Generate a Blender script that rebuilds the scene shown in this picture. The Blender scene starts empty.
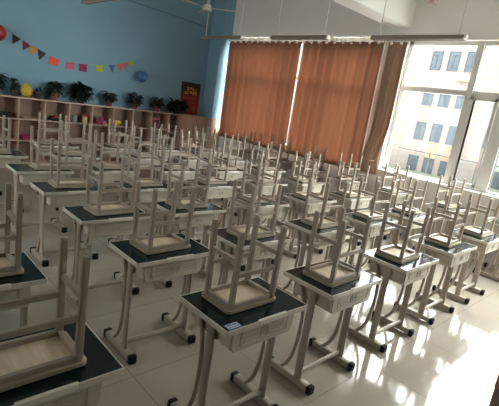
import bpy, bmesh, math, random
from mathutils import Vector, Matrix

random.seed(7)
PI = math.pi
scene = bpy.context.scene
COL = scene.collection

# ------------------------------------------------------------------ materials
def mat(name, color, rough=0.5, spec=0.5, metal=0.0, noise=0.0, nscale=8.0, bump=0.0, bscale=60.0, coat=0.0):
    m = bpy.data.materials.new(name); m.use_nodes = True
    nt = m.node_tree; N = nt.nodes; L = nt.links
    b = N['Principled BSDF']
    b.inputs['Base Color'].default_value = (*color, 1)
    b.inputs['Roughness'].default_value = rough
    b.inputs['Specular IOR Level'].default_value = spec
    b.inputs['Metallic'].default_value = metal
    b.inputs['Coat Weight'].default_value = coat
    tc = N.new('ShaderNodeTexCoord')
    if noise > 0:
        n = N.new('ShaderNodeTexNoise'); n.inputs['Scale'].default_value = nscale; n.inputs['Detail'].default_value = 4
        L.new(tc.outputs['Object'], n.inputs['Vector'])
        r = N.new('ShaderNodeMixRGB'); r.blend_type = 'MIX'
        r.inputs[1].default_value = (*[c * (1 - noise) for c in color], 1)
        r.inputs[2].default_value = (*[min(1, c * (1 + noise)) for c in color], 1)
        L.new(n.outputs['Fac'], r.inputs[0]); L.new(r.outputs[0], b.inputs['Base Color'])
    if bump > 0:
        n2 = N.new('ShaderNodeTexNoise'); n2.inputs['Scale'].default_value = bscale
        L.new(tc.outputs['Object'], n2.inputs['Vector'])
        bp = N.new('ShaderNodeBump'); bp.inputs['Strength'].default_value = bump; bp.inputs['Distance'].default_value = 0.01
        L.new(n2.outputs['Fac'], bp.inputs['Height']); L.new(bp.outputs[0], b.inputs['Normal'])
    return m

def wood(name, c1, c2, rough=0.5, scale=(3, 40, 40)):
    m = mat(name, c1, rough)
    nt = m.node_tree; N = nt.nodes; L = nt.links
    tc = N['Texture Coordinate']
    mp = N.new('ShaderNodeMapping'); mp.inputs['Scale'].default_value = scale
    n = N.new('ShaderNodeTexNoise'); n.inputs['Scale'].default_value = 1.0; n.inputs['Detail'].default_value = 6
    L.new(tc.outputs['Object'], mp.inputs[0]); L.new(mp.outputs[0], n.inputs['Vector'])
    r = N.new('ShaderNodeValToRGB')
    r.color_ramp.elements[0].position = 0.3; r.color_ramp.elements[0].color = (*c1, 1)
    r.color_ramp.elements[1].position = 0.7; r.color_ramp.elements[1].color = (*c2, 1)
    L.new(n.outputs['Fac'], r.inputs[0]); L.new(r.outputs[0], N['Principled BSDF'].inputs['Base Color'])
    return m

M = {}
M['paint'] = mat('desk_steel_paint', (.37, .323, .27), .38, .5, noise=.06, nscale=30)
M['stoolpaint'] = mat('stool_steel_paint', (.355, .30, .245), .36, .5, noise=.07, nscale=30)
M['cap'] = mat('leg_tip_plastic', (.45, .41, .345), .4)
M['top'] = mat('green_laminate', (.006, .015, .012), .15, .22, noise=.12, nscale=14)
M['edge'] = mat('edge_band_plastic', (.58, .55, .49), .35)
M['tray'] = mat('pencil_tray_plastic', (.70, .67, .61), .35)
M['drawer'] = mat('drawer_plastic', (.48, .44, .37), .42, noise=.05)
M['rubber'] = mat('black_rubber', (.008, .008, .008), .6, .2)
M['ply'] = wood('plywood', (.66, .55, .41), (.80, .70, .54), .6, (60, 6, 30))
M['seatedge'] = mat('seat_board', (.40, .335, .255), .5, noise=.08)
M['seatblack'] = mat('seat_dark_laminate', (.02, .022, .024), .3)
M['shelfwood'] = wood('shelf_wood', (.40, .27, .20), (.50, .35, .27), .5, (2, 40, 6))
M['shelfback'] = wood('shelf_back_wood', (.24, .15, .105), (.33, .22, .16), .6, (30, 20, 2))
M['shelfedge'] = wood('shelf_edge_wood', (.52, .38, .30), (.60, .45, .36), .5)
M['panelwood'] = wood('panel_wood', (.36, .25, .18), (.46, .33, .25), .5, (14, 14, 1.5))
M['white_wall'] = mat('white_wall_paint', (.74, .73, .70), .7, .3, noise=.03, nscale=2)
M['grey_wall'] = mat('lintel_wall_paint', (.74, .72, .69), .7, .3, noise=.03, nscale=2)
M['dim_wall'] = mat('dimmed_unseen_wall', (.30, .31, .29), .7, .3, noise=.04, nscale=2)  # unseen front and left walls, darkened to cut fill light
M['blue_wall'] = mat('blue_wall_paint', (.185, .335, .43), .65, .3, noise=.05, nscale=1.5)
M['ceiling'] = mat('ceiling_paint', (.78, .77, .74), .8, .2)
M['frame'] = mat('window_frame_plastic', (.62, .61, .585), .4)
M['gasket'] = mat('window_gasket_rubber', (.015, .015, .015), .6)
M['lamp'] = mat('lamp_housing_metal', (.20, .165, .135), .4, noise=.05)
M['rod'] = mat('lamp_rod_metal', (.60, .58, .55), .4)
M['lamp_end'] = mat('lamp_end_plastic', (.75, .74, .7), .4)
M['tube'] = mat('unlit_tube_glass', (.7, .7, .68), .2)
M['fan'] = mat('fan_enamel', (.50, .50, .50), .4)
M['rail'] = mat('curtain_rail_plastic', (.85, .84, .80), .5)
M['ring'] = mat('curtain_ring_plastic', (.92, .86, .74), .35)
M['leaf'] = mat('dark_green_leaf', (.004, .013, .006), .45, noise=.4, nscale=12)
M['leaf2'] = mat('olive_green_leaf', (.014, .024, .009), .45, noise=.4, nscale=12)
M['pot'] = mat('red_brown_pot', (.21, .05, .042), .5, noise=.1)
M['potdark'] = mat('dark_pot', (.03, .022, .022), .5)
M['soil'] = mat('soil', (.03, .02, .015), .9)
M['lectern'] = wood('lectern_wood', (.50, .28, .20), (.58, .34, .25), .45, (4, 4, 30))
M['lectern_dark'] = wood('lectern_plinth_wood', (.30, .24, .20), (.36, .29, .25), .5)

def flat(name, c, rough=.6, **k):
    return mat(name, c, rough, noise=k.pop('noise', .06), **k)

# floor: glossy pale tiles with thin joints
def floor_mat():
    m = mat('polished_cream_tile', (.395, .352, .30), .07, .42)
    nt = m.node_tree; N = nt.nodes; L = nt.links; b = N['Principled BSDF']; tc = N['Texture Coordinate']
    br = N.new('ShaderNodeTexBrick'); br.offset = 0
    br.inputs['Scale'].default_value = 1; br.inputs['Brick Width'].default_value = .8; br.inputs['Row Height'].default_value = .8
    br.inputs['Mortar Size'].default_value = .003; br.inputs['Mortar Smooth'].default_value = .3
    br.inputs['Color1'].default_value = (.395, .352, .30, 1); br.inputs['Color2'].default_value = (.375, .333, .282, 1)
    br.inputs['Mortar'].default_value = (.22, .19, .16, 1)
    L.new(tc.outputs['Object'], br.inputs['Vector'])
    n = N.new('ShaderNodeTexNoise'); n.inputs['Scale'].default_value = 3; n.inputs['Detail'].default_value = 5
    L.new(tc.outputs['Object'], n.inputs['Vector'])
    mx = N.new('ShaderNodeMixRGB'); mx.blend_type = 'MULTIPLY'; mx.inputs[0].default_value = .12
    L.new(br.outputs['Color'], mx.inputs[1]); L.new(n.outputs['Color'], mx.inputs[2])
    L.new(mx.outputs[0], b.inputs['Base Color'])
    rr = N.new('ShaderNodeMapRange'); rr.inputs[3].default_value = .06; rr.inputs[4].default_value = .13
    L.new(n.outputs['Fac'], rr.inputs[0]); L.new(rr.outputs[0], b.inputs['Roughness'])
    return m
M['floor'] = floor_mat()

def curtain_mat(name, c, tr, amount=.5):
    m = mat(name, c, .85, .1, noise=.05, nscale=6)
    nt = m.node_tree; N = nt.nodes; L = nt.links; b = N['Principled BSDF']
    t = N.new('ShaderNodeBsdfTranslucent'); t.inputs['Color'].default_value = (*tr, 1)
    mx = N.new('ShaderNodeMixShader'); mx.inputs[0].default_value = amount
    out = N['Material Output']
    L.new(b.outputs[0], mx.inputs[1]); L.new(t.outputs[0], mx.inputs[2]); L.new(mx.outputs[0], out.inputs['Surface'])
    return m
M['curtain'] = curtain_mat('orange_brown_curtain_cloth', (.35, .225, .165), (.38, .225, .155), .42)
M['curtain_b'] = curtain_mat('brown_curtain_cloth', (.44, .325, .245), (.5, .34, .23), .3)
M['header'] = curtain_mat('white_curtain_tape', (.85, .84, .8), (.9, .88, .82), .4)

def glass_mat():
    m = bpy.data.materials.new('window_glass'); m.use_nodes = True
    nt = m.node_tree; N = nt.nodes; L = nt.links
    N.remove(N['Principled BSDF'])
    t = N.new('ShaderNodeBsdfTransparent'); t.inputs['Color'].default_value = (.97, .985, .98, 1)
    g = N.new('ShaderNodeBsdfGlossy'); g.inputs['Roughness'].default_value = .01
    f = N.new('ShaderNodeFresnel'); f.inputs['IOR'].default_value = 1.45
    mx = N.new('ShaderNodeMixShader')
    ge = N.new('ShaderNodeNewGeometry'); inv = N.new('ShaderNodeMath'); inv.operation = 'SUBTRACT'; inv.inputs[0].default_value = 1
    mu = N.new('ShaderNodeMath'); mu.operation = 'MULTIPLY'      # reflect on the outer faces of the pane only
    L.new(ge.outputs['Backfacing'], inv.inputs[1]); L.new(inv.outputs[0], mu.inputs[0]); L.new(f.outputs[0], mu.inputs[1])
    L.new(mu.outputs[0], mx.inputs[0]); L.new(t.outputs[0], mx.inputs[1]); L.new(g.outputs[0], mx.inputs[2])
    L.new(mx.outputs[0], N['Material Output'].inputs['Surface'])
    return m
M['glass'] = glass_mat()

# ------------------------------------------------------------------ mesh helpers
class MB:
    def __init__(self): self.bm = bmesh.new()
    def box(self, x0, x1, y0, y1, z0, z1, bevel=0, seg=2):
        b = self.bm
        r = bmesh.ops.create_cube(b, size=1, matrix=Matrix.Translation(((x0+x1)/2, (y0+y1)/2, (z0+z1)/2)) @ Matrix.Diagonal((x1-x0, y1-y0, z1-z0, 1)))
        if bevel:
            es = {e for v in r['verts'] for e in v.link_edges}
            bmesh.ops.bevel(b, geom=list(es), offset=bevel, segments=seg, affect='EDGES', profile=.5)
        return self
    def prism(self, pts, z0, z1, axis='z'):
        def P(a, c, h):
            return {'z': (a, c, h), 'y': (a, h, c), 'x': (h, a, c)}[axis]
        b = self.bm
        lo = [b.verts.new(P(x, y, z0)) for x, y in pts]; hi = [b.verts.new(P(x, y, z1)) for x, y in pts]
        n = len(pts)
        b.faces.new(lo[::-1]); b.faces.new(hi)
        for i in range(n): b.faces.new((lo[i], lo[(i+1) % n], hi[(i+1) % n], hi[i]))
        return self
    def rring(self, x0, x1, y0, y1, r, z0, z1, w):
        """rounded rectangular ring (an edge band) of width w"""
        o = rrect(x0, x1, y0, y1, r); i = rrect(x0+w, x1-w, y0+w, y1-w, max(r-w, .001))
        b = self.bm; n = len(o)
        ol = [b.verts.new((x, y, z0)) for x, y in o]; oh = [b.verts.new((x, y, z1)) for x, y in o]
        il = [b.verts.new((x, y, z0)) for x, y in i]; ih = [b.verts.new((x, y, z1)) for x, y in i]
        for k in range(n):
            j = (k+1) % n
            b.faces.new((ol[k], ol[j], oh[j], oh[k])); b.faces.new((il[j], il[k], ih[k], ih[j]))
            b.faces.new((oh[k], oh[j], ih[j], ih[k])); b.faces.new((ol[j], ol[k], il[k], il[j]))
        return self
    def sweep(self, path, prof, side=(1, 0, 0)):
        """sweep closed profile (a,b) along path; a along 'side', b along side x tangent"""
        b = self.bm; rings = []
        path = [Vector(p) for p in path]; s = Vector(side).normalized()
        for k, p in enumerate(path):
            t = (path[min(k+1, len(path)-1)] - path[max(k-1, 0)]).normalized()
            u = (s - t * s.dot(t)).normalized(); v = t.cross(u)
            rings.append([b.verts.new(p + u * a + v * c) for a, c in prof])
        n = len(prof)
        for k in range(len(rings)-1):
            for i in range(n):
                j = (i+1) % n
                b.faces.new((rings[k][i], rings[k][j], rings[k+1][j], rings[k+1][i]))
        b.faces.new(rings[0][::-1]); b.faces.new(rings[-1])
        return self
    def lathe(self, prof, n=20, c=(0, 0, 0)):
        b = self.bm; rings = []
        for r, z in prof:
            rings.append([b.verts.new((c[0] + r*math.cos(2*PI*i/n), c[1] + r*math.sin(2*PI*i/n), c[2] + z)) for i in range(n)])
        for k in range(len(rings)-1):
            for i in range(n):
                j = (i+1) % n
                b.faces.new((rings[k][i], rings[k][j], rings[k+1][j], rings[k+1][i]))
        b.faces.new(rings[0][::-1]); b.faces.new(rings[-1])
        return self
    def ring(self, R, r, c=(0, 0, 0), axis='y', n=24, m=6):
        b = self.bm; vs = []
        for i in range(n):
            a = 2*PI*i/n; row = []
            for j in range(m):
                t = 2*PI*j/m; rad = R + r*math.cos(t); h = r*math.sin(t)
                p = {'y': (rad*math.cos(a), h, rad*math.sin(a)), 'z': (rad*math.cos(a), rad*math.sin(a), h), 'x': (h, rad*math.cos(a), rad*math.sin(a))}[axis]
                row.append(b.verts.new((c[0]+p[0], c[1]+p[1], c[2]+p[2])))
            vs.append(row)
        for i in range(n):
            for j in range(m):
                b.faces.new((vs[i][j], vs[(i+1) % n][j], vs[(i+1) % n][(j+1) % m], vs[i][(j+1) % m]))
        return self
    def build(self, name, material, parent=None, smooth=False, loc=None, rotz=0):
        bmesh.ops.recalc_face_normals(self.bm, faces=self.bm.faces[:])
        me = bpy.data.meshes.new(name); self.bm.to_mesh(me); self.bm.free()
        me.materials.append(material)
        if smooth:
            for p in me.polygons: p.use_smooth = True
            me.set_sharp_from_angle(angle=math.radians(40))
        o = bpy.data.objects.new(name, me); COL.objects.link(o)
        if parent: o.parent = parent
        if loc: o.location = loc
        o.rotation_euler.z = rotz
        return o

def rrect(x0, x1, y0, y1, r, n=5):
    pts = []
    for cx, cy, a0 in ((x1-r, y1-r, 0), (x0+r, y1-r, 90), (x0+r, y0+r, 180), (x1-r, y0+r, 270)):
        for i in range(n+1):
            a = math.radians(a0 + 90*i/n); pts.append((cx + r*math.cos(a), cy + r*math.sin(a)))
    return pts
def oval(a, b, n=14): return [(a*math.cos(2*PI*i/n), b*math.sin(2*PI*i/n)) for i in range(n)]
def smooth_path(pts, n=6):
    out = []; P = [Vector(p) for p in pts]
    for i in range(len(P)-1):
        p0 = P[max(i-1, 0)]; p1 = P[i]; p2 = P[i+1]; p3 = P[min(i+2, len(P)-1)]
        for k in range(n):
            t = k/n
            out.append(.5*((2*p1) + (p2-p0)*t + (2*p0-5*p1+4*p2-p3)*t*t + (3*p1-p0-3*p2+p3)*t**3))
    out.append(P[-1]); return out

def tag(o, label, cat, group=None):
    o['label'] = label; o['category'] = cat
    if group: o['group'] = group
    return o
def thing(name, label, cat, loc=(0, 0, 0), rotz=0, group=None):
    o = bpy.data.objects.new(name, None); o.empty_display_size = .1; COL.objects.link(o)
    o.location = loc; o.rotation_euler.z = rotz
    return tag(o, label, cat, group)
def struct(o): o['kind'] = 'structure'; return o
def copy_tree(o, parent=None):
    c = o.copy(); COL.objects.link(c)
    if parent: c.parent = parent
    for ch in list(o.children): copy_tree(ch, c)
    return c

# ------------------------------------------------------------------ room shell
XW = 5.65      # inner face of the window wall
YB = 7.62      # back wall
XL = -3.1; YF = -3.4; ZC = 4.35
WZ0, WZ1 = .98, 3.21
struct(MB().box(XL-.2, XW+.2, YF-.2, YB+.2, -.12, 0).build('floor', M['floor']))
struct(MB().box(XL-.2, XW+.2, YF-.2, YB+.2, ZC, ZC+.15).build('ceiling', M['ceiling']))
struct(MB().box(XL-.2, XW+.2, YB, YB+.2, 0, ZC).build('wall_back', M['blue_wall']))
struct(MB().box(XL-.2, XW+.2, YF-.2, YF, 0, ZC).build('wall_front', M['dim_wall']))
# left (corridor) wall with two unseen window openings added to brighten the room
w = MB(); LZ0, LZ1 = .95, 3.1
fill_open = [(2.2, 4.4), (4.8, 7.2)]
w.box(XL-.2, XL, YF, YB, 0, LZ0).box(XL-.2, XL, YF, YB, LZ1, ZC)
ys = [YF] + [v for p in fill_open for v in p] + [YB]
for a, b in zip(ys[0::2], ys[1::2]): w.box(XL-.2, XL, a, b, LZ0, LZ1)
struct(w.build('wall_left', M['dim_wall']))
# window wall: below the sill, above the head, piers
wopen = [(-2.9, 2.58), (2.98, 7.12)]
w = MB(); w.box(XW, XW+.2, YF, YB, 0, WZ0)
w.box(XW, XW+.2, YF, -2.9, WZ0, WZ1).box(XW, XW+.2, 2.58, 2.98, WZ0, WZ1).box(XW, XW+.2, 7.12, YB, WZ0, WZ1)
struct(w.build('wall_right', M['white_wall']))
struct(MB().box(XW, XW+.2, YF, YB, WZ1, ZC).build('wall_right_upper', M['grey_wall']))
# corner column (blue), beam, skirting
struct(MB().box(5.33, XW+.005, 7.18, YB+.02, 0, ZC).build('trim_1', M['blue_wall']))
struct(MB().box(XL, XW+.01, 2.56, 2.90, 3.39, ZC+.01, bevel=.01).build('trim_2', M['ceiling']))

def window_unit(name, y0, y1, splits, sashes=()):
    """frame across an opening y0..y1; splits = mullions (centre, width); one transom"""
    X0, X1 = 5.76, 5.83; f = .06; TZ0, TZ1 = 2.40, 2.485
    fr = MB()
    fr.box(X0, X1, y0, y1, WZ0, WZ0+.06, .004).box(X0, X1, y0, y1, WZ1-.06, WZ1, .004)
    fr.box(X0, X1, y0, y0+f, WZ0, WZ1, .004).box(X0, X1, y1-f, y1, WZ0, WZ1, .004)
    fr.box(X0-.005, X1, y0, y1, TZ0, TZ1, .004)
    for c, wd in splits: fr.box(X0-.008, X1, c-wd/2, c+wd/2, WZ0, WZ1, .004)
    o = struct(fr.build(name, M['frame']))
    edges = [y0+f] + [v for c, wd in splits for v in (c-wd/2, c+wd/2)] + [y1-f]
    for a, b in zip(edges[0::2], edges[1::2]):
        MB().box(5.790, 5.796, a, b, TZ1, WZ1-.06).build('pane', M['glass'], o)
        MB().box(5.790, 5.796, a, b, WZ0+.06, TZ0).build('pane', M['glass'], o)
    # dark rubber seals along the panes
    g = MB()
    for a, b in zip(edges[0::2], edges[1::2]):
        for zz0, zz1 in ((TZ1, WZ1-.06), (WZ0+.06, TZ0)):
            g.box(5.775, 5.789, b-.010, b, zz0, zz1)
    g.build('seal', M['gasket'], o)
    for a, b in sashes:
        s = MB(); z0, z1 = WZ0+.062, TZ0-.002; t = .05
        s.box(X0-.03, X0-.001, a, b, z0, z0+t, .003).box(X0-.03, X0-.001, a, b, z1-t, z1, .003)
        s.box(X0-.03, X0-.001, a, a+t, z0, z1, .003).box(X0-.03, X0-.001, b-t, b, z0, z1, .003)
        so = s.build('sash', M['frame'], o)
        MB().box(X0-.032, X0-.02, b-t-.030, b-t-.001, z0+t, z1-t).build('seal', M['gasket'], so)
        h = MB().box(X0-.075, X0-.031, a+.015, a+.04, 1.62, 1.66, .004).box(X0-.085, X0-.065, a+.017, a+.038, 1.50, 1.66, .006)
        h.build('handle', M['frame'], so)
    return o
w1 = window_unit('window_1', -2.88, 2.57, [(1.41, .10), (.87, .17), (-.35, .10), (-1.6, .10)], [(.958, 1.357)])
# guard rail outside the open window
rl = MB().sweep([(6.05, -2.8, 1.42), (6.05, 2.5, 1.42)], oval(.010, .010, 8), (1, 0, 0))
for yy in (1.9, .6, -.7, -2.0): rl.sweep([(6.05, yy, WZ0), (6.05, yy, 1.42)], oval(.008, .008, 6), (1, 0, 0))
rl.build('guard_rail', flat('grey_rail_steel', (.05, .05, .05)), w1)
w2 = window_unit('window_2', 2.99, 7.118, [(4.1, .09), (5.15, .09), (6.2, .09)])
struct(MB().box(5.60, 5.755, -2.9, 2.58, WZ0-.001, WZ0+.025, .005).build('trim_3', M['white_wall']))
struct(MB().box(5.60, 5.755, 2.98, 7.28, WZ0-.001, WZ0+.025, .005).build('trim_4', M['white_wall']))
for i, (a, b) in enumerate(fill_open):
    fr = MB(); X0, X1 = XL-.13, XL-.07
    fr.box(X0, X1, a, b, LZ0, LZ0+.06).box(X0, X1, a, b, LZ1-.06, LZ1)
    for c in (a+.03, a+(b-a)/3, a+2*(b-a)/3, b-.03): fr.box(X0-.002, X1+.002, c-.03, c+.03, LZ0, LZ1)
    o = struct(fr.build('window_%d' % (3+i), M['frame']))  # out of view, added for extra daylight from the left
    MB().box(XL-.103, XL-.097, a+.03, b-.03, LZ0+.05, LZ1-.05).build('pane', M['glass'], o)

def portal(name, x, y0, y1, z0, z1, sgn):
    l = bpy.data.lights.new(name, 'AREA'); l.shape = 'RECTANGLE'; l.size = z1-z0; l.size_y = y1-y0
    l.cycles.is_portal = True
    o = bpy.data.objects.new(name, l); COL.objects.link(o)
    o.location = (x, (y0+y1)/2, (z0+z1)/2); o.rotation_euler = (0, sgn*PI/2, 0)
portal('daylight_portal', 5.98, -2.9, 2.58, WZ0, WZ1, 1)
portal('daylight_portal', 5.98, 2.98, 7.12, WZ0, WZ1, 1)
for a, b in fill_open: portal('daylight_portal', XL-.22, a, b, LZ0, LZ1, -1)

# ------------------------------------------------------------------ curtains
def curtain(label, y0, y1, mt, wave, amp, zb=.9, phase=0, xoff=5.535, tie=False, lean=0.0):
    root = thing('curtain', label, 'curtain', (xoff, (y0+y1)/2, zb))
    yc = (y0+y1)/2; zt = 3.15 - zb
    rnd = random.Random(int(y0*100))
    n = max(12, int((y1-y0)/.012)); nz = 28
    ph = [rnd.uniform(-.5, .5) for _ in range(40)]
    bm = bmesh.new(); grid = []
    for k in range(nz+1):
        row = []; z = zt*k/nz
        for i in range(n+1):
            s = i/n; y = y0 + (y1-y0)*s
            a = amp*(.75 + .35*math.sin(s*9+phase))
            th = 2*PI*(y-y0)/wave + .4*math.sin(s*7+phase) + .25*(1-k/nz)*math.sin(s*13+phase*2)
            x = -a*math.cos(th) - .10*a*math.cos(2*th+.7)
            yy = y - yc + lean*(1-k/nz)*(1 if s > .5 else 1)
            if tie:
                zz = z/zt
                # gathered towards a tie low down, the bulk swung to the +Y side
                g = math.exp(-((zz-.13)/.16)**2)
                yy = yy*(1-.30*g) + .10*math.exp(-((zz-.10)/.14)**2)*(s**2) - .01*(1-zz)
                x = x*(1-.4*g) - .07*g - .02*math.cos(PI*(s-.5))*g
            row.append(bm.verts.new((x, yy, z)))
        grid.append(row)
    for k in range(nz):
        for i in range(n): bm.faces.new((grid[k][i], grid[k][i+1], grid[k+1][i+1], grid[k+1][i]))
    top = [(v.co.x, v.co.y) for v in grid[-1]]
    me = bpy.data.meshes.new('cloth'); bm.to_mesh(me); bm.free(); me.materials.append(mt)
    for p in me.polygons: p.use_smooth = True
    o = bpy.data.objects.new('cloth', me); COL.objects.link(o); o.parent = root
    sm = o.modifiers.new('t', 'SOLIDIFY'); sm.thickness = .004
    # header tape following the folds
    bm = bmesh.new(); prev = None
    for x, y in top:
        a, b = bm.verts.new((x, y, zt+.001)), bm.verts.new((x, y, zt+.075))
        if prev: bm.faces.new((prev[0], a, b, prev[1]))
        prev = (a, b)
    me = bpy.data.meshes.new('header_tape'); bm.to_mesh(me); bm.free(); me.materials.append(M['header'])
    h = bpy.data.objects.new('header_tape', me); COL.objects.link(h); h.parent = root
    sm = h.modifiers.new('t', 'SOLIDIFY'); sm.thickness = .006
    m = max(2, int(round((y1-y0)/.19)))
    for i in range(m):
        y = (y0-yc) + (i+.5)*(y1-y0)/m
        rb = MB(); bmesh.ops.create_uvsphere(rb.bm, u_segments=10, v_segments=8, radius=.026, matrix=Matrix.Translation((-amp-.028, y, zt-.03)))
        rb.build('rail_knob', M['ring'], root, smooth=True)
    return root
GC = 'closed orange curtains'
curtain('long orange brown curtain hanging in folds beside the blue corner column', 4.775, 7.085, M['curtain'], .225, .050, .88, 0, lean=-.03)
curtain('long orange brown curtain hanging between the other curtain and the gathered one', 2.885, 4.765, M['curtain'], .225, .050, .88, 1.3)
ct = curtain('narrow brown curtain gathered and tied back beside the uncovered window', 2.475, 2.84, M['curtain_b'], .085, .034, .90, .4, 5.54, True)
tb = MB(); tb.ring(.10, .012, (-.07, .02, .24), 'z', 18, 6); tb.build('tie_band', M['curtain_b'], ct, smooth=True)
r = MB().box(5.53, 5.60, 2.45, 7.2, 3.235, 3.27, .005)
tag(r.build('curtain_rail', M['rail']), 'long white curtain rail fixed above the curtains', 'curtain rail')

# ------------------------------------------------------------------ desk prototype (origin = front-left corner of the top on the floor)
W_, D_, H_ = .603, .416, .75
def make_desk():
    root = thing('school_desk', 'x', 'desk')
    top = MB().prism(rrect(.007, W_-.007, .007, D_-.007, .006), H_-.020, H_).build('desktop', M['top'], root)
    MB().rring(0, W_, 0, D_, .011, H_-.026, H_+.0015, .007).build('edge_band', M['edge'], top)
    t = MB(); t.prism(rrect(.215, .425, -.003, .014, .007, 4), H_-.018, H_+.0045); t.build('pencil_tray', M['tray'], top)
    # drawer box, open towards the back
    x0, x1, y0, y1, z0, z1 = .071, .529, .030, .34, .594, .726
    d = MB()
    fr = [(x0, z1), (x0, z0+.02), (x0+.02, z0), (x1-.02, z0), (x1, z0+.02), (x1, z1)]
    # a U-shaped shell swept along Y with a rounded bottom
    inn = [(x0+.008, z1), (x0+.008, z0+.024), (x0+.024, z0+.008), (x1-.024, z0+.008), (x1-.008, z0+.024), (x1-.008, z1)]
    b = d.bm
    def ringv(y): return [b.verts.new((x, y, z)) for x, z in fr] + [b.verts.new((x, y, z)) for x, z in inn[::-1]]
    A, B = ringv(y0+.012), ringv(y1); n = len(A)
    for i in range(n): b.faces.new((A[i], A[(i+1) % n], B[(i+1) % n], B[i]))
    b.faces.new(A[::-1]); b.faces.new(B)
    dr = d.build('drawer', M['drawer'], root)
    p = MB(); p.prism([(x0+.004, z1), (x0+.004, z0+.03), (x0+.022, z0+.002), (x1-.022, z0+.002), (x1-.004, z0+.03), (x1-.004, z1)][::-1], y0-.002, y0+.0125, 'y')
    p.build('front_panel', M['drawer'], dr)
    e = MB(); cx, cz = .30, .662; yf = y0-.0045
    e.ring(.030, .0035, (cx, yf+.001, cz), 'y', 24, 6); e.ring(.012, .003, (cx, yf+.001, cz), 'y', 16, 6)
    for s in (-1, 1):
        for k in (-1, 0, 1):
            a, bb = sorted((cx + s*.045, cx + s*(.15 - .008*abs(k))))
            e.box(a, bb, yf-.001, y0-.0015, cz + k*.022 - .003, cz + k*.022 + .003)
    for a, bb in (((cx-.175, cz+.040), (cx+.175, cz+.040)), ((cx-.165, cz-.040), (cx+.165, cz-.040))):
        e.box(a[0], bb[0], yf-.001, y0-.0015, a[1]-.002, a[1]+.002)
    for s in (-1, 1): e.box(cx+s*.172-.002, cx+s*.172+.002, yf-.001, y0-.0015, cz-.040, cz+.040)
    e.build('embossed_emblem', M['drawer'], dr, smooth=True)
    for xc in (.055, .545):
        MB().box(xc-.013, xc+.013, .05, .36, H_-.052, H_-.0265, .004).build('support_arm', M['paint'], root)
        MB().sweep([(xc, .172, .052), (xc, .176, H_-.053)], oval(.0155, .029), (1, 0, 0)).build('leg_post', M['paint'], root, smooth=True)
        path = smooth_path([(xc, .285, H_-.053), (xc, .242, .58), (xc, .226, .43), (xc, .238, .24), (xc, .275, .12), (xc, .33, .047)])
        MB().sweep(path, oval(.0125, .0135, 10), (1, 0, 0)).build('curved_brace', M['paint'], root, smooth=True)
        f = MB().box(xc-.026, xc+.026, .065, .42, .010, .057, .009).build('foot', M['paint'], root, smooth=True)
        for y in (.036, .408):
            MB().box(xc-.0295, xc+.0295, y, y+.038, 0.0005, .062, .011, 3).build('end_cap', M['rubber'], f, smooth=True)
    MB().sweep([(.06, .172, .095), (.54, .172, .095)], oval(.021, .013), (0, 0, 1)).build('crossbar', M['paint'], root, smooth=True)
    return root

# ------------------------------------------------------------------ stool prototype, upside down (origin = centre of the seat on the desk top)
def make_stool():
    root = thing('upturned_stool', 'x', 'stool')
    hx, hy = .182, .124
    seat = MB().prism(rrect(-hx, hx, -hy, hy, .022), .004, .021).build('seat', M['seatedge'], root)
    MB().prism(rrect(-hx+.001, hx-.001, -hy+.001, hy-.001, .022), .0005, .0042).build('seat_surface', M['seatblack'], seat)
    MB().box(-hx+.034, hx-.034, -hy+.034, hy-.034, .0205, .0235).build('plywood_underside', M['ply'], seat)
    lx, ly, t, h = .150, .101, .0138, .445
    ap = MB()
    for s in (-1, 1):
        ap.box(-lx+t, lx-t, s*ly-.010, s*ly+.010, .0212, .046, .003)
        ap.box(s*lx-.010, s*lx+.010, -ly+t, ly-t, .0212, .046, .003)
    ap.build('apron_frame', M['stoolpaint'], root)
    def at(z): k = (z-.02)/(h-.02); return lx + .004*k, ly + .006*k
    for sx in (-1, 1):
        for sy in (-1, 1):
            ax, ay = at(h-.012)
            lg = MB().sweep([(sx*lx, sy*ly, .0212), (sx*ax, sy*ay, h-.012)], rrect(-t, t, -t, t, .004, 2), (1, 0, 0)).build('leg', M['stoolpaint'], root)
            bx, by = at(h)
            MB().sweep([(sx*ax, sy*ay, h-.0118), (sx*ax, sy*ay, h-.004), (sx*bx, sy*by, h)], rrect(-t, t, -t, t, .005, 2), (1, 0, 0)).build('leg_tip', M['cap'], lg)
    for s in (-1, 1):
        ax, ay = at(.285)
        MB().sweep([(s*ax, -ay+t, .285), (s*ax, ay-t, .285)], rrect(-.010, .010, -.0125, .0125, .003, 2), (1, 0, 0)).build('short_rail', M['stoolpaint'], root)
        ax, ay = at(.205)
        MB().sweep([(-ax+t, s*ay, .205), (ax-t, s*ay, .205)], rrect(-.010, .010, -.0125, .0125, .003, 2), (0, 1, 0)).build('long_rail', M['stoolpaint'], root)
    return root

COLX = [-1.123, 0.0, .836, 1.795, 2.710, 3.630, 4.90]
DY = .876
ROWN = ['front row', 'second row', 'third row', 'fourth row', 'fifth row', 'sixth row', 'back row']
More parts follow.
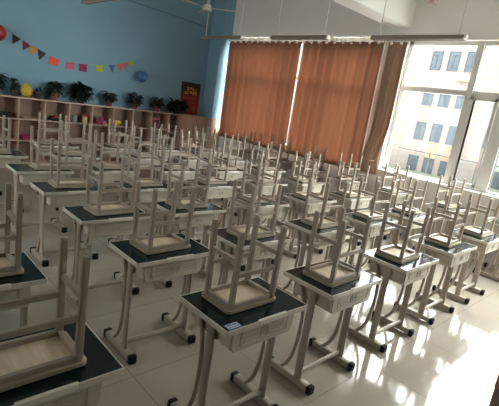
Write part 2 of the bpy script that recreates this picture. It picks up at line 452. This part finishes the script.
# counted from the window wall
COLN = {6: 'the column along the window wall', 5: 'the second column from the window wall', 4: 'the third column from the window wall',
        3: 'the fourth column from the window wall', 2: 'the fifth column from the window wall', 1: 'the sixth column from the window wall',
        0: 'the leftmost column in view'}
OFF = {   # measured shifts of single desks (dx, dy, rot in degrees)
    (1, 5): (-.235, 0, 0), (2, 5): (-.11, 0, 0), (1, 6): (-.28, 0, 0), (2, 6): (-.09, 0, 0),
}
SOFF = {  # measured stool seats, centre relative to the desk's front-left corner, rotation in degrees
    (1, 0): (.285, .243, 0), (2, 0): (.27, .207, 1), (0, 0): (.31, .208, 0), (0, 1): (.335, .225, 0),
}
SADD = {(1, 2): .05, (1, 3): .035, (1, 4): .075, (1, 5): -.06, (2, 1): .045, (4, 1): .04, (1, 1): .012}   # measured sideways shifts of single stools
cells = [(0, 0), (0, 1), (0, 2)] + [(c, r) for c in range(1, 7) for r in range(7)]
desk0 = make_desk(); stool0 = make_stool(); first = True
for c, r in cells:
    rr = random.Random(c*31 + r*7 + 5)
    jx, jy, ja = rr.uniform(-.012, .012), rr.uniform(-.012, .012), rr.uniform(-.6, .6)
    if r == 0 or c == 1: jx = jy = ja = 0
    ox, oy, oa = OFF.get((c, r), (0, 0, 0))
    x, y, a = COLX[c] + jx + ox, r*DY + jy + oy, math.radians(ja + oa)
    d = desk0 if first else copy_tree(desk0)
    d.location = (x, y, 0); d.rotation_euler.z = a
    where = 'in the %s, %s' % (ROWN[r], COLN[c])
    extra = {(1, 0): ' with blue sticker'}.get((c, r), '')
    d['label'] = 'beige%s desk%s %s' % ('' if extra else ' school', extra, where); d['group'] = 'school desks with upturned stools'
    s = stool0 if first else copy_tree(stool0)
    if (c, r) in SOFF: sx, sy, sa = SOFF[(c, r)]
    else: sx, sy, sa = .29 + rr.uniform(-.03, .03), .225 + rr.uniform(-.02, .02), rr.uniform(-3, 3)
    sx += SADD.get((c, r), 0)
    v = Matrix.Rotation(a, 3, 'Z') @ Vector((sx, sy, 0))
    s.location = (x + v.x, y + v.y, H_ + .0018); s.rotation_euler.z = a + math.radians(sa)
    s['label'] = 'upturned stool on the desk %s' % where; s['group'] = 'stools upside down on the desks'
    if (c, r) == (1, 0): sticker_desk = d
    first = False
# sticker: blue frame, white field, a few rows of dark marks
M['stk_blue'] = flat('sticker_blue_print', (.05, .13, .40), .4)
M['stk_white'] = flat('sticker_white_print', (.72, .74, .76), .4)
st = MB().box(.022, .108, .012, .062, H_+.0003, H_+.0011).build('name_sticker', M['stk_blue'], sticker_desk)
st['label'] = 'blue edged white sticker'
MB().box(.029, .101, .018, .055, H_+.0011, H_+.0015).build('sticker_field', M['stk_white'], st)
q = MB()
for k, (a, b) in enumerate(((.034, .062), (.066, .096))): q.box(a, b, .041, .050, H_+.0015, H_+.0018)
for a in (.034, .050, .066, .082): q.box(a, a+.012, .024, .033, H_+.0015, H_+.0018)
q.build('sticker_print', M['stk_blue'], st)

# ------------------------------------------------------------------ cubby shelf and cabinet on the back wall
SY, SZ, PITCH, SX0 = 7.31, 1.285, .455, 1.024
xs = [SX0 + PITCH*k for k in range(-4, 8)] + [4.51]
sh = thing('cubby_shelf', 'long light wood cubby shelf unit standing along the blue back wall', 'shelf', (xs[0], SY, 0))
def L(x): return x - xs[0]
yb = YB - SY - .005
MB().box(L(xs[0])-.01, L(xs[-1]), -.008, yb, SZ-.022, SZ, .002).build('top_board', M['shelfedge'], sh)
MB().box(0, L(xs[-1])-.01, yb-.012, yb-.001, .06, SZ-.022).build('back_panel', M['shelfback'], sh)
MB().box(0, L(xs[-1])-.01, .01, yb-.012, 0.0005, .07).build('plinth', M['shelfwood'], sh)
for x in xs: MB().box(L(x)-.009, L(x)+(.009 if x < 4.5 else -.0005), 0, yb-.012, .07, SZ-.022).build('divider', M['shelfwood'], sh)
for z in (.09, .50, .895):
    for a, b in zip(xs[:-1], xs[1:]):
        MB().box(L(a)+.009, L(b)-.009, .002, yb-.012, z-.018, z).build('shelf_board', M['shelfedge'], sh)
cb = thing('cabinet', 'low plain brown wooden cabinet between the cubby shelf and the corner column', 'cabinet', (4.512, SY, 0))
MB().box(0, .812, .016, YB-SY-.004, 0.0005, SZ-.02).build('body', M['panelwood'], cb)
MB().box(0, .814, -.008, YB-SY-.004, SZ-.02, SZ).build('top_board', M['panelwood'], cb)
for k in range(2): MB().box(.004+k*.405, .401+k*.405, 0, .016, .06, SZ-.022, .002).build('door', M['panelwood'], cb)

struct(MB().box(5.318, XW+.005, 7.166, 7.181, 0, SZ).box(5.318, 5.331, 7.166, SY-.01, 0, SZ).build('trim_5', M['panelwood']))
# things in the cubbies
def cube_z(t): return (.091, .501, .896)[t] 
def bowl(name, lab, cat, x, tier, r, h, col, y=SY+.11):
    m = flat('%s_plastic' % cat.replace(' ', '_') + str(int(x*100)), col, .45)
    o = MB().lathe([(r*.6, 0), (r, h), (r*.94, h), (r*.55, .012)], 20).build(name, m, smooth=True)
    o.location = (x, y, cube_z(tier)); return tag(o, lab, cat)
bowl('toy_bowl', 'pink toy bowl on a lower shelf at the left end of the cubbies', 'bowl', 1.16, 1, .11, .09, (.45, .05, .12))
t = thing('toy_tub', 'dark tub of red toys in an upper cubby under the leafy plants', 'tub', (1.72, SY+.12, cube_z(2)))
MB().lathe([(.10, 0), (.13, .07), (.12, .07), (.09, .01)], 20).build('tub', flat('dark_tub', (.03, .02, .03)), t, smooth=True)
b = MB()
for i in range(9):
    a = i*2.4; rr_ = .02+.012*i**.8
    b.box(rr_*math.cos(a)-.022, rr_*math.cos(a)+.022, rr_*math.sin(a)-.022, rr_*math.sin(a)+.022, .045, .085+.01*(i % 3), .004)
b.build('toy_blocks', flat('red_toy', (.35, .05, .04)), t)
t = thing('storage_jar', 'small pale jar with a red lid in an upper cubby', 'jar', (2.28, SY+.12, cube_z(2)))
MB().lathe([(.052, 0), (.055, .01), (.055, .115), (.048, .125)], 20).build('jar', flat('pale_jar', (.52, .42, .28), .4), t, smooth=True)
MB().lathe([(.058, .125), (.058, .165), (.054, .17)], 20).build('lid', flat('red_lid', (.42, .03, .03), .4), t, smooth=True)
t = thing('glass_vase', 'grey green glass vase beside the red lidded jar', 'vase', (2.07, SY+.13, cube_z(2)))
MB().lathe([(.045, 0), (.06, .04), (.05, .11), (.06, .15), (.055, .15), (.045, .11)], 20).build('vase', flat('grey_green_glass', (.25, .30, .28), .15), t, smooth=True)
t2 = t
t = thing('toy_heap', 'rounded pile of pink, blue and orange toys in an upper cubby', 'toys', (2.63, SY+.12, cube_z(2)))
for i, cc in enumerate([(.6, .05, .2), (.7, .25, .03), (.08, .08, .45), (.65, .06, .25), (.5, .03, .05), (.15, .05, .3), (.75, .3, .05)]):
    a = i*.9; R_ = .085 if i else 0; z0 = .0 if i else .07
    MB().lathe([(.02, 0), (.048, .025), (.048, .06), (.02, .085)], 12, (R_*math.cos(a), R_*math.sin(a)*.7, z0)).build('toy_ball', flat('toy_colour', cc, .4), t, smooth=True)
t = thing('toy_dish', 'yellow folded toy dish standing in an upper cubby', 'toy', (2.96, SY+.10, cube_z(2)))
MB().lathe([(.03, 0), (.10, .06), (.105, .10), (.05, .12), (.09, .095), (.02, .02)], 8).build('dish', flat('yellow_plastic', (.85, .62, .02), .4), t)
bowl('toy_cup', 'small blue cup beside the yellow toy dish', 'cup', 3.17, 2, .05, .10, (.03, .07, .28), SY+.10)
t = thing('picture_frame', 'small pink picture frame leaning in the right upper cubby', 'picture frame', (3.95, SY+.16, cube_z(2)))
MB().box(-.10, .10, 0, .02, 0, .24, .004).build('frame', flat('pink_frame', (.50, .18, .20)), t)
MB().box(-.07, .07, -.003, .0, .04, .20).build('picture', flat('dark_pink_picture', (.20, .06, .08), noise=.6, nscale=30), t)
t = thing('wooden_tray', 'flat light wooden tray lying in the upper left cubby', 'tray', (1.24, SY+.12, cube_z(2)))
MB().lathe([(.12, 0), (.15, .028), (.14, .028), (.115, .01)], 20).build('tray', M['shelfedge'], t, smooth=True)
# dark boxes in lower cubbies
for i, (x, tr, lab) in enumerate([(.80, 2, 'dark heap of odds and ends in the upper cubby at the picture\'s left edge')]):
    t = thing('toy_basket', lab, 'basket', (x, SY+.12, cube_z(tr)))
    MB().lathe([(.10, 0), (.14, .09), (.13, .09), (.09, .01)], 16).build('basket', flat('dark_basket', (.03, .025, .02)), t, smooth=True)

# ------------------------------------------------------------------ plants and balls on the shelf
def leaf(bm, base, d, length, width, droop, up=Vector((0, 0, 1))):
    d = d.normalized(); s = d.cross(up)
    if s.length < 1e-3: s = Vector((1, 0, 0))
    s.normalize(); prev = None
    for k, wv in enumerate((.15, .8, 1.0, .7, .05)):
        t = k/4; p = base + d*length*t - up*droop*t*t; p.z = max(p.z, .008)
        n = s.cross(d) * width*.18; n.z = abs(n.z)
        row = [bm.verts.new(p - s*width*.5*wv + n*wv), bm.verts.new(p), bm.verts.new(p + s*width*.5*wv + n*wv)]
        if prev:
            bm.faces.new((prev[0], prev[1], row[1], row[0])); bm.faces.new((prev[1], prev[2], row[2], row[1]))
        prev = row
def plant(label, x, w, h, pot_r, pot_h, nleaf, seed, pm='pot', lm='leaf', droop=.05, y=SY+.15):
    rn = random.Random(seed)
    root = thing('potted_plant', label, 'plant', (x, y, SZ+.0005), 0, 'plants on the cubby shelf')
    pot = MB().lathe([(pot_r*.72, 0), (pot_r, pot_h*.85), (pot_r*1.06, pot_h*.85), (pot_r*1.06, pot_h), (pot_r*.92, pot_h), (pot_r*.9, pot_h*.9)], 18).build('pot', M[pm], root, smooth=True)
    MB().lathe([(.001, pot_h*.88), (pot_r*.9, pot_h*.89), (.001, pot_h*.9)], 18).build('soil', M['soil'], pot)
    bm = bmesh.new(); sb = MB()
    for i in range(nleaf):
        a = rn.uniform(0, 2*PI); el = rn.uniform(.05, 1)
        ln = w*rn.uniform(.16, .28)
        rad = (w/2 - ln*.75)*rn.uniform(.25, 1.0)*(1 - .3*el); z = pot_h*.7 + (h-pot_h)*rn.uniform(.1, .92)
        ky = .45
        p = Vector((rad*math.cos(a), max(-.2, min(.13, rad*math.sin(a)*ky*1.4)), z))
        d = Vector((math.cos(a), math.sin(a)*.6, rn.uniform(-.4, .9)))
        if p.y + d.normalized().y*ln > .12: d.y = -abs(d.y)
        leaf(bm, p, d, ln, ln*.62, droop*rn.uniform(.3, 1.2))
        if i % 4 == 0: sb.sweep([(p.x*.1, p.y*.1, pot_h*.85), (p.x*.5, p.y*.5, (pot_h+z)*.5), tuple(p)], oval(.003, .003, 5), (1, 0, 0))
    me = bpy.data.meshes.new('foliage'); bm.to_mesh(me); bm.free(); me.materials.append(M[lm])
    o = bpy.data.objects.new('foliage', me); COL.objects.link(o); o.parent = root
    sb.build('stems', M[lm], root)
    return root
plant('dense dark leafy potted plant at the left edge of the shelf', .68, .42, .42, .085, .13, 120, 1)
plant('dark leafy potted plant just left of the yellow ball', .975, .21, .37, .07, .11, 90, 2, 'potdark')
plant('narrow dark potted plant just right of the yellow ball', 1.375, .155, .27, .07, .12, 50, 3, 'potdark')
plant('trailing olive leaved plant in a red pot over the second divider', 1.67, .44, .40, .085, .14, 110, 4, 'pot', 'leaf2', .09)
plant('wide dark bushy plant with no pot showing', 2.19, .58, .40, .08, .09, 170, 5, 'potdark')
plant('small spiky plant in a bright red pot standing apart', 2.79, .42, .33, .075, .15, 70, 6)
plant('spreading plant in a red pot below the blue balloon', 3.38, .46, .38, .075, .12, 100, 7)
plant('leafy plant in a small red pot between the blue balloon and the poster', 3.93, .44, .34, .07, .11, 90, 8)
plant('low wide dark plant spilling in front of the poster', 4.47, .66, .33, .09, .08, 150, 9, 'potdark')
def ball(name, lab, loc, r, col, sq=1.0):
    b = MB(); bmesh.ops.create_uvsphere(b.bm, u_segments=28, v_segments=18, radius=r)
    for v in b.bm.verts: v.co.z *= sq
    root = thing(name, lab, 'ball', loc)
    b.build('skin', flat(name+'_skin', col, .45), root, smooth=True)
    MB().lathe([(.012, -r*sq-.012), (.004, -r*sq+.003)], 8).build('knot', flat(name+'_knot', col, .45), root)
    return root
ball('balloon', 'red round balloon on the blue wall at the left end of the bunting', (.70, 7.476, 2.33), .14, (.30, .012, .018))['category'] = 'balloon'
ball('balloon', 'blue round balloon on the blue wall below the end of the bunting', (3.53, 7.498, 2.0), .118, (.035, .13, .30))['category'] = 'balloon'
b = MB(); bmesh.ops.create_uvsphere(b.bm, u_segments=28, v_segments=18, radius=.105)
for v in b.bm.verts: v.co.z *= 1.19
o = b.build('yellow_ball', flat('yellow_ball_skin', (.46, .33, .035), .5), smooth=True); o.location = (1.175, 7.44, SZ+.126)
tag(o, 'yellow ball between the plants on the cubby shelf', 'ball')

# ------------------------------------------------------------------ bunting on the back wall (string with cloth flags)
CAM = Vector((-1.253, -1.284, 1.818))
yw = YB - .012
def wp(pt): return Vector((pt[0], yw, pt[1]))
bun = thing('bunting', 'string of coloured flag bunting across the blue back wall', 'bunting', (0, 0, 0))
BP = {}
FLAGS = [
('navy triangular flag', (.012, .010, .022), [(0.975, 2.369), (1.115, 2.298), (0.973, 2.189)]),
('dark red triangular flag', (.16, .012, .03), [(1.135, 2.29), (1.272, 2.221), (1.147, 2.109)]),
('amber swallowtail flag', (.50, .26, .03), [(1.264, 2.211), (1.402, 2.193), (1.386, 2.136), (1.335, 2.1), (1.267, 2.052)]),
('dark green triangular flag', (.010, .022, .020), [(1.402, 2.184), (1.546, 2.129), (1.434, 1.991)]),
('orange red square flag', (.75, .075, .03), [(1.619, 2.097), (1.793, 2.053), (1.764, 1.923), (1.597, 1.964)]),
('pink square flag', (.52, .10, .20), [(1.92, 2.037), (2.075, 2.054), (2.082, 1.915), (1.907, 1.902)]),
('dark magenta square flag', (.25, .014, .07), [(2.174, 2.047), (2.335, 2.057), (2.334, 1.911), (2.182, 1.907)]),
('lime square flag', (.36, .46, .04), [(2.522, 2.072), (2.673, 2.097), (2.678, 1.964), (2.523, 1.954)]),
('blue triangular flag', (.035, .16, .27), [(2.787, 2.124), (2.929, 2.147), (2.887, 1.976)]),
('orange triangular flag', (.75, .10, .04), [(2.95, 2.171), (3.095, 2.205), (3.075, 2.032)]),
('light pink triangular flag', (.50, .12, .20), [(3.094, 2.216), (3.23, 2.259), (3.187, 2.081)]),
('yellow green swallowtail flag', (.30, .42, .05), [(3.221, 2.275), (3.347, 2.315), (3.347, 2.195), (3.296, 2.176), (3.251, 2.148)]),
]
for i, (lab, c, pts) in enumerate(FLAGS):
    b = MB(); b.prism(pts, yw-.002, yw+.001, 'y')
    f = b.build('flag', flat(lab.replace(' ', '_'), c, .7), bun); f['label'] = lab
S = [(0.834, 2.448), (0.97, 2.376), (1.263, 2.219), (1.546, 2.12), (1.787, 2.052), (2.075, 2.054), (2.5, 2.076), (2.929, 2.151), (3.217, 2.268), (3.354, 2.322), (3.748, 2.551)]
MB().sweep(smooth_path([(x, yw+.002, z) for x, z in S], 4), oval(.004, .004, 6), (0, 1, 0)).build('string', flat('string_cotton', (.30, .36, .38)), bun)
tag(MB().sweep(smooth_path([(2.2, YB-.008, 3.50), (2.96, YB-.008, 3.48), (4.0, YB-.008, 3.455), (5.19, YB-.008, 3.40)], 4), oval(.007, .007, 6), (0, 1, 0)).build('wall_cable', flat('cable_sheath', (.06, .11, .14))),
    'thin dark cable running across the top of the blue wall', 'cable')

# poster
def poster_mat():
    m = mat('poster_print', (.2, .02, .02), .45)
    nt = m.node_tree; N = nt.nodes; L = nt.links; tc = N['Texture Coordinate']
    sp = N.new('ShaderNodeSeparateXYZ'); L.new(tc.outputs['Generated'], sp.inputs[0])
    n = N.new('ShaderNodeTexNoise'); n.inputs['Scale'].default_value = 5; L.new(tc.outputs['Generated'], n.inputs['Vector'])
    ad = N.new('ShaderNodeMath'); ad.operation = 'MULTIPLY_ADD'; ad.inputs[1].default_value = .18
    L.new(n.outputs['Fac'], ad.inputs[0]); L.new(sp.outputs['Z'], ad.inputs[2])
    r = N.new('ShaderNodeValToRGB'); e = r.color_ramp.elements
    e[0].position = .05; e[0].color = (.30, .03, .015, 1); e[1].position = .98; e[1].color = (.022, .006, .006, 1)
    k = e.new(.35); k.color = (.34, .018, .022, 1); k = e.new(.62); k.color = (.23, .010, .016, 1); k = e.new(.80); k.color = (.06, .008, .010, 1)
    L.new(ad.outputs[0], r.inputs[0]); L.new(r.outputs[0], N['Principled BSDF'].inputs['Base Color'])
    return m
po = thing('poster', 'dark red poster with glowing yellow characters on the blue wall beside the corner column', 'poster', (4.925, YB-.012, SZ+.01))
PW, PH = .55, .76
MB().box(-PW/2, PW/2, 0, .008, 0, PH).build('sheet', poster_mat(), po)
yel = flat('poster_yellow_ink', (.95, .52, .06), .5); pink = flat('poster_pink_ink', (.50, .12, .10), .5)
def glyphs(name, n, x0, x1, z, h, m, seed):
    rn = random.Random(seed); b = MB(); w = (x1-x0)/n
    for i in range(n):
        a = x0 + i*w + w*.10; c = a + w*.80; t = h*.13
        # blocky square characters made of strokes
        for k in range(3):
            if rn.random() < .85:
                zz = z + h*(.08 + .38*k); b.box(a + rn.uniform(0, .15)*w, c - rn.uniform(0, .15)*w, -.003, -.0002, zz, zz+t)
        for k in range(2):
            if rn.random() < .8:
                xx = a + (c-a)*(.15 + .55*k + rn.uniform(-.08, .08)); b.box(xx, xx+t, -.0031, -.0003, z + rn.uniform(0, .3)*h, z+h*rn.uniform(.75, 1))
    b.build(name, m, po)
glyphs('heading_characters', 4, -.13, .17, .575, .075, yel, 3)
glyphs('heading_characters', 5, -.19, .20, .475, .085, yel, 4)
glyphs('small_characters', 9, -.22, .20, .375, .038, pink, 5)
glyphs('small_characters', 10, -.22, .20, .265, .030, pink, 6)
MB().box(.10, .19, -.002, -.0002, .06, .22).build('orange_figure', flat('poster_orange_ink', (.38, .10, .015)), po)

# ------------------------------------------------------------------ hanging tube lamps, fan, wall box
def lamp(label, x, y0, y1, z=2.9):
    root = thing('hanging_tube_lamp', label, 'lamp', (x, (y0+y1)/2, z), 0, 'unlit tube lamps on rods')
    h = (y1-y0)/2
    b = MB(); b.prism([(-.03, .055), (-.05, 0.0), (-.045, 0.0), (-.027, .047), (.027, .047), (.045, 0), (.05, 0), (.03, .055)], -h+.012, h-.012, 'y')
    b.build('housing', M['lamp'], root)
    MB().sweep([(0, -h+.03, .018), (0, h-.03, .018)], oval(.013, .013, 12), (1, 0, 0)).build('tube', M['tube'], root, smooth=True)
    for s in (-1, 1):
        MB().prism([(-.03, .056), (-.051, -.001), (.051, -.001), (.03, .056)], s*h-.012, s*h+.012, 'y').build('end_plate', M['lamp_end'] if s < 0 else M['lamp'], root)
        MB().sweep([(0, s*(h-.09), .0555), (0, s*(h-.09), ZC-z-.001)], oval(.008, .008, 8), (1, 0, 0)).build('rod', M['rod'], root, smooth=True)
    return root
lamp('unlit tube lamp on rods in front of the blue wall corner and first curtain', 4.06, 4.93, 6.15)
lamp('unlit tube lamp on rods in front of the gap between the curtains', 4.08, 2.99, 4.18)
lamp('unlit tube lamp on rods in front of the uncovered window', 4.12, .98, 2.24)
lamp('unlit tube lamp cut by the top of the picture above the bunting', 1.50, 4.68, 5.80)
fa = thing('ceiling_fan', 'grey ceiling fan on a rod in front of the blue wall', 'fan', (3.76, 5.7, 3.36))
MB().lathe([(.02, -.03), (.085, -.015), (.10, .03), (.085, .075), (.03, .10)], 20).build('motor', M['fan'], fa, smooth=True)
MB().sweep([(0, 0, .10), (0, 0, ZC-3.361)], oval(.011, .011, 10), (1, 0, 0)).build('rod', M['rod'], fa, smooth=True)
for k in range(3):
    a = math.radians(-55 + 120*k); b = MB()
    b.prism([(.08, -.03), (.20, -.055), (.58, -.065), (.60, -.03), (.60, .035), (.57, .06), (.2, .05), (.08, .03)], .028, .034)
    b.build('blade', M['fan'], fa, rotz=a)
wb = thing('wall_box', 'small pinkish white box fixed high on the wall above the window', 'box', (XW, 2.27, 3.73))
MB().box(-.06, 0, -.075, .075, 0, .12, .008).build('housing', flat('pinkish_white_plastic', (.74, .66, .63), .4), wb)
MB().box(-.065, -.06, -.03, .03, .03, .07).build('cover', flat('rose_plastic', (.62, .45, .42), .4), wb)

# teacher's lectern just entering the frame at the right
le = thing('lectern', 'pinkish wooden lectern at the right edge of the picture', 'lectern', (1.15, -.87, 0))
MB().box(0, .55, -.55, 0, .56, .98, .004).build('upper_case', M['lectern'], le)
MB().box(.012, .55, -.55, -.002, .0005, .559).build('lower_case', M['lectern_dark'], le)
MB().box(-.02, .58, -.58, .02, .981, 1.005, .004).build('top', M['lectern'], le)

# ------------------------------------------------------------------ outside: the block across the yard, hedge, ground
K = 1.5
def fy(y): return CAM.y + K*(y - CAM.y)
def fz(z): return CAM.z + K*(z - CAM.z)
XFa = CAM.x + K*(26 - CAM.x)
def tile_mat():
    m = mat('pale_facade_tile', (.32, .315, .305), .6, .3)
    nt = m.node_tree; N = nt.nodes; L = nt.links; tc = N['Texture Coordinate']
    mp = N.new('ShaderNodeMapping'); mp.inputs['Rotation'].default_value = (PI/2, 0, PI/2)
    sp = N.new('ShaderNodeSeparateXYZ'); cb = N.new('ShaderNodeCombineXYZ')
    L.new(tc.outputs['Object'], sp.inputs[0]); L.new(sp.outputs['Y'], cb.inputs['X']); L.new(sp.outputs['Z'], cb.inputs['Y'])
    br = N.new('ShaderNodeTexBrick'); br.offset = 0; br.inputs['Scale'].default_value = 1
    br.inputs['Brick Width'].default_value = .9; br.inputs['Row Height'].default_value = .55; br.inputs['Mortar Size'].default_value = .02
    br.inputs['Color1'].default_value = (.32, .315, .305, 1); br.inputs['Color2'].default_value = (.30, .292, .285, 1); br.inputs['Mortar'].default_value = (.25, .244, .24, 1)
    L.new(cb.outputs[0], br.inputs['Vector']); L.new(br.outputs['Color'], N['Principled BSDF'].inputs['Base Color'])
    return m
bl = thing('apartment_block', 'pale tiled block with coloured panels seen through the window', 'building', (XFa, 0, -9))
MB().box(0, 10, -45, 70, 0, fz(9.2)+9).build('wall', tile_mat(), bl)
M['pane_out'] = mat('blue_facade_glass', (.09, .14, .18), .15, .35, noise=.4, nscale=1.2)
M['frame_out'] = flat('slate_window_frame', (.07, .09, .12), .5)
M['sill_out'] = flat('facade_sill', (.60, .64, .66), .6)
PC = {'yellow': (.40,.37,.22), 'mint': (.29,.39,.36), 'peach': (.43,.25,.19), 'white': (.74, .72, .70), 'pink': (.42,.27,.25)}
PM = {k: flat('%s_facade_panel' % k, v, .6) for k, v in PC.items()}
PAT = [['yellow', 'white', 'white'], ['mint', 'yellow', 'white'], ['mint', 'peach', 'white']]
PATB = [['mint', 'pink', 'white'], ['yellow', 'mint', 'white'], ['white', 'yellow', 'white']]
for g in range(-1, 4):
    for c in range(3):
        y1 = 11.97 - 4.28*g - 1.075*c; y0 = y1 - .67
        for rw in range(5):
            zt = 6.62 - 2.2*rw; zb = zt - 1.14
            a, b, z0, z1 = fy(y0), fy(y1), fz(zb)+9, fz(zt)+9
            fr = MB().box(-.06, -.001, a, b, z1-.06, z1).box(-.06, -.001, a, b, z0, z0+.06).box(-.06, -.001, a, a+.08, z0, z1).box(-.06, -.001, b-.08, b, z0, z1)
            fr.box(-.065, -.001, a, b, z1-.38, z1-.32).box(-.065, -.001, a, b, z0+.28, z0+.34).box(-.065, -.001, (a+b)/2-.045, (a+b)/2+.045, z0+.3, z1-.35)
            o = fr.build('window_frame', M['frame_out'], bl)
            MB().box(-.03, -.002, a+.06, b-.06, z0+.06, z1-.06).build('pane', M['pane_out'], o)
            if rw < 4:
                pn = (PAT if g % 2 == 0 else PATB)[c][rw-1] if rw >= 1 else 'white'
                if pn != 'white':
                    p = MB().box(-.03, -.001, a, b, fz(zb-1.04)+9, z0-.08).build('colour_panel', PM[pn], bl); p['label'] = '%s facade panel' % pn
bl_z = -9
ac = thing('air_conditioner', 'white air conditioner outdoor unit on the block below an upper window', 'air conditioner', (XFa-.03, fy(9.62), fz(4.95)))
MB().box(-.45, -.001, -.55, .55, 0, .42, .02).build('case', flat('white_ac_case', (.62, .61, .60)), ac)
MB().ring(.16, .02, (-.46, -.15, .21), 'x', 20, 6).build('fan_grille', flat('grey_grille', (.3, .3, .3)), ac)
MB().box(-.5, -.001, -.6, .6, -.10, -.002).build('ledge', flat('rusty_ledge', (.62, .36, .22)), ac)
b = MB(); b.box(35.6, 37.6, -40, 60, -9, -2.15)
bmesh.ops.subdivide_edges(b.bm, edges=b.bm.edges[:], cuts=6, use_grid_fill=True)
he = b.build('hedge', mat('hedge_leaves', (.10, .13, .095), .7, noise=.5, nscale=3, bump=.8, bscale=4))
tag(he, 'long green hedge in front of the pale block outside', 'hedge'); he['kind'] = 'stuff'
struct(MB().box(8, 90, -60, 90, -9.3, -9.0).build('ground', flat('yard_paving', (.42, .41, .39), .8)))

# unseen storeys and wings around the room, added to dim the block opposite
own = MB()
own.box(XL-2, XW+.2, -30, 45, ZC+.2, 17).box(XL-2, XW+.2, 8.2, 45, -9, ZC+.2).box(XL-2, XW+.2, -30, -4.2, -9, ZC+.2).box(XL-2, XW+.2, -4.2, 8.2, -9, -.2)
struct(own.build('wall_sky_blocker', flat('sky_blocker_brick', (.20, .15, .125), .8)))

# ------------------------------------------------------------------ sky, camera, render look
w = bpy.data.worlds.new('World'); scene.world = w; w.use_nodes = True
nt = w.node_tree; N = nt.nodes; LK = nt.links
bg = N['Background']; bg.inputs['Strength'].default_value = 8.0
# hazy sky, its brightest side set beyond the yard to light the room
tc = N.new('ShaderNodeTexCoord'); sp = N.new('ShaderNodeSeparateXYZ'); LK.new(tc.outputs['Generated'], sp.inputs[0])
rp = N.new('ShaderNodeValToRGB'); e = rp.color_ramp.elements
e[0].position = 0; e[0].color = (.12, .118, .112, 1); e[1].position = 1; e[1].color = (.72, .70, .67, 1)
k = e.new(.51); k.color = (.11, .108, .104, 1); k = e.new(.62); k.color = (.85, .85, .84, 1)
mr = N.new('ShaderNodeMapRange'); mr.inputs[1].default_value = -1; mr.inputs[2].default_value = 1
LK.new(sp.outputs['X'], mr.inputs[0]); LK.new(mr.outputs[0], rp.inputs[0]); LK.new(rp.outputs[0], bg.inputs['Color'])

yaw, pitch, roll, FPX = .7786, .2334, .1523, 421.0
f = Vector((math.sin(yaw)*math.cos(pitch), math.cos(yaw)*math.cos(pitch), -math.sin(pitch)))
r0 = Vector((math.cos(yaw), -math.sin(yaw), 0)); u0 = r0.cross(f)
rv = math.cos(roll)*r0 + math.sin(roll)*u0; uv = -math.sin(roll)*r0 + math.cos(roll)*u0
cd = bpy.data.cameras.new('camera'); cd.sensor_width = 36; cd.sensor_fit = 'HORIZONTAL'; cd.lens = FPX*36/499; cd.clip_end = 300
co = bpy.data.objects.new('camera', cd); COL.objects.link(co)
mw = Matrix((rv, uv, -f)).transposed().to_4x4(); mw.translation = CAM; co.matrix_world = mw
scene.camera = co
vs = scene.view_settings; vs.view_transform = 'Standard'; vs.look = 'None'; vs.gamma = 1; vs.use_curve_mapping = False
vs.exposure = 2.52
cy = scene.cycles
cy.max_bounces = 10; cy.diffuse_bounces = 6; cy.glossy_bounces = 4; cy.transparent_max_bounces = 16; cy.transmission_bounces = 6
cy.caustics_reflective = False; cy.caustics_refractive = False; cy.sample_clamp_indirect = 8
cy.use_denoising = True
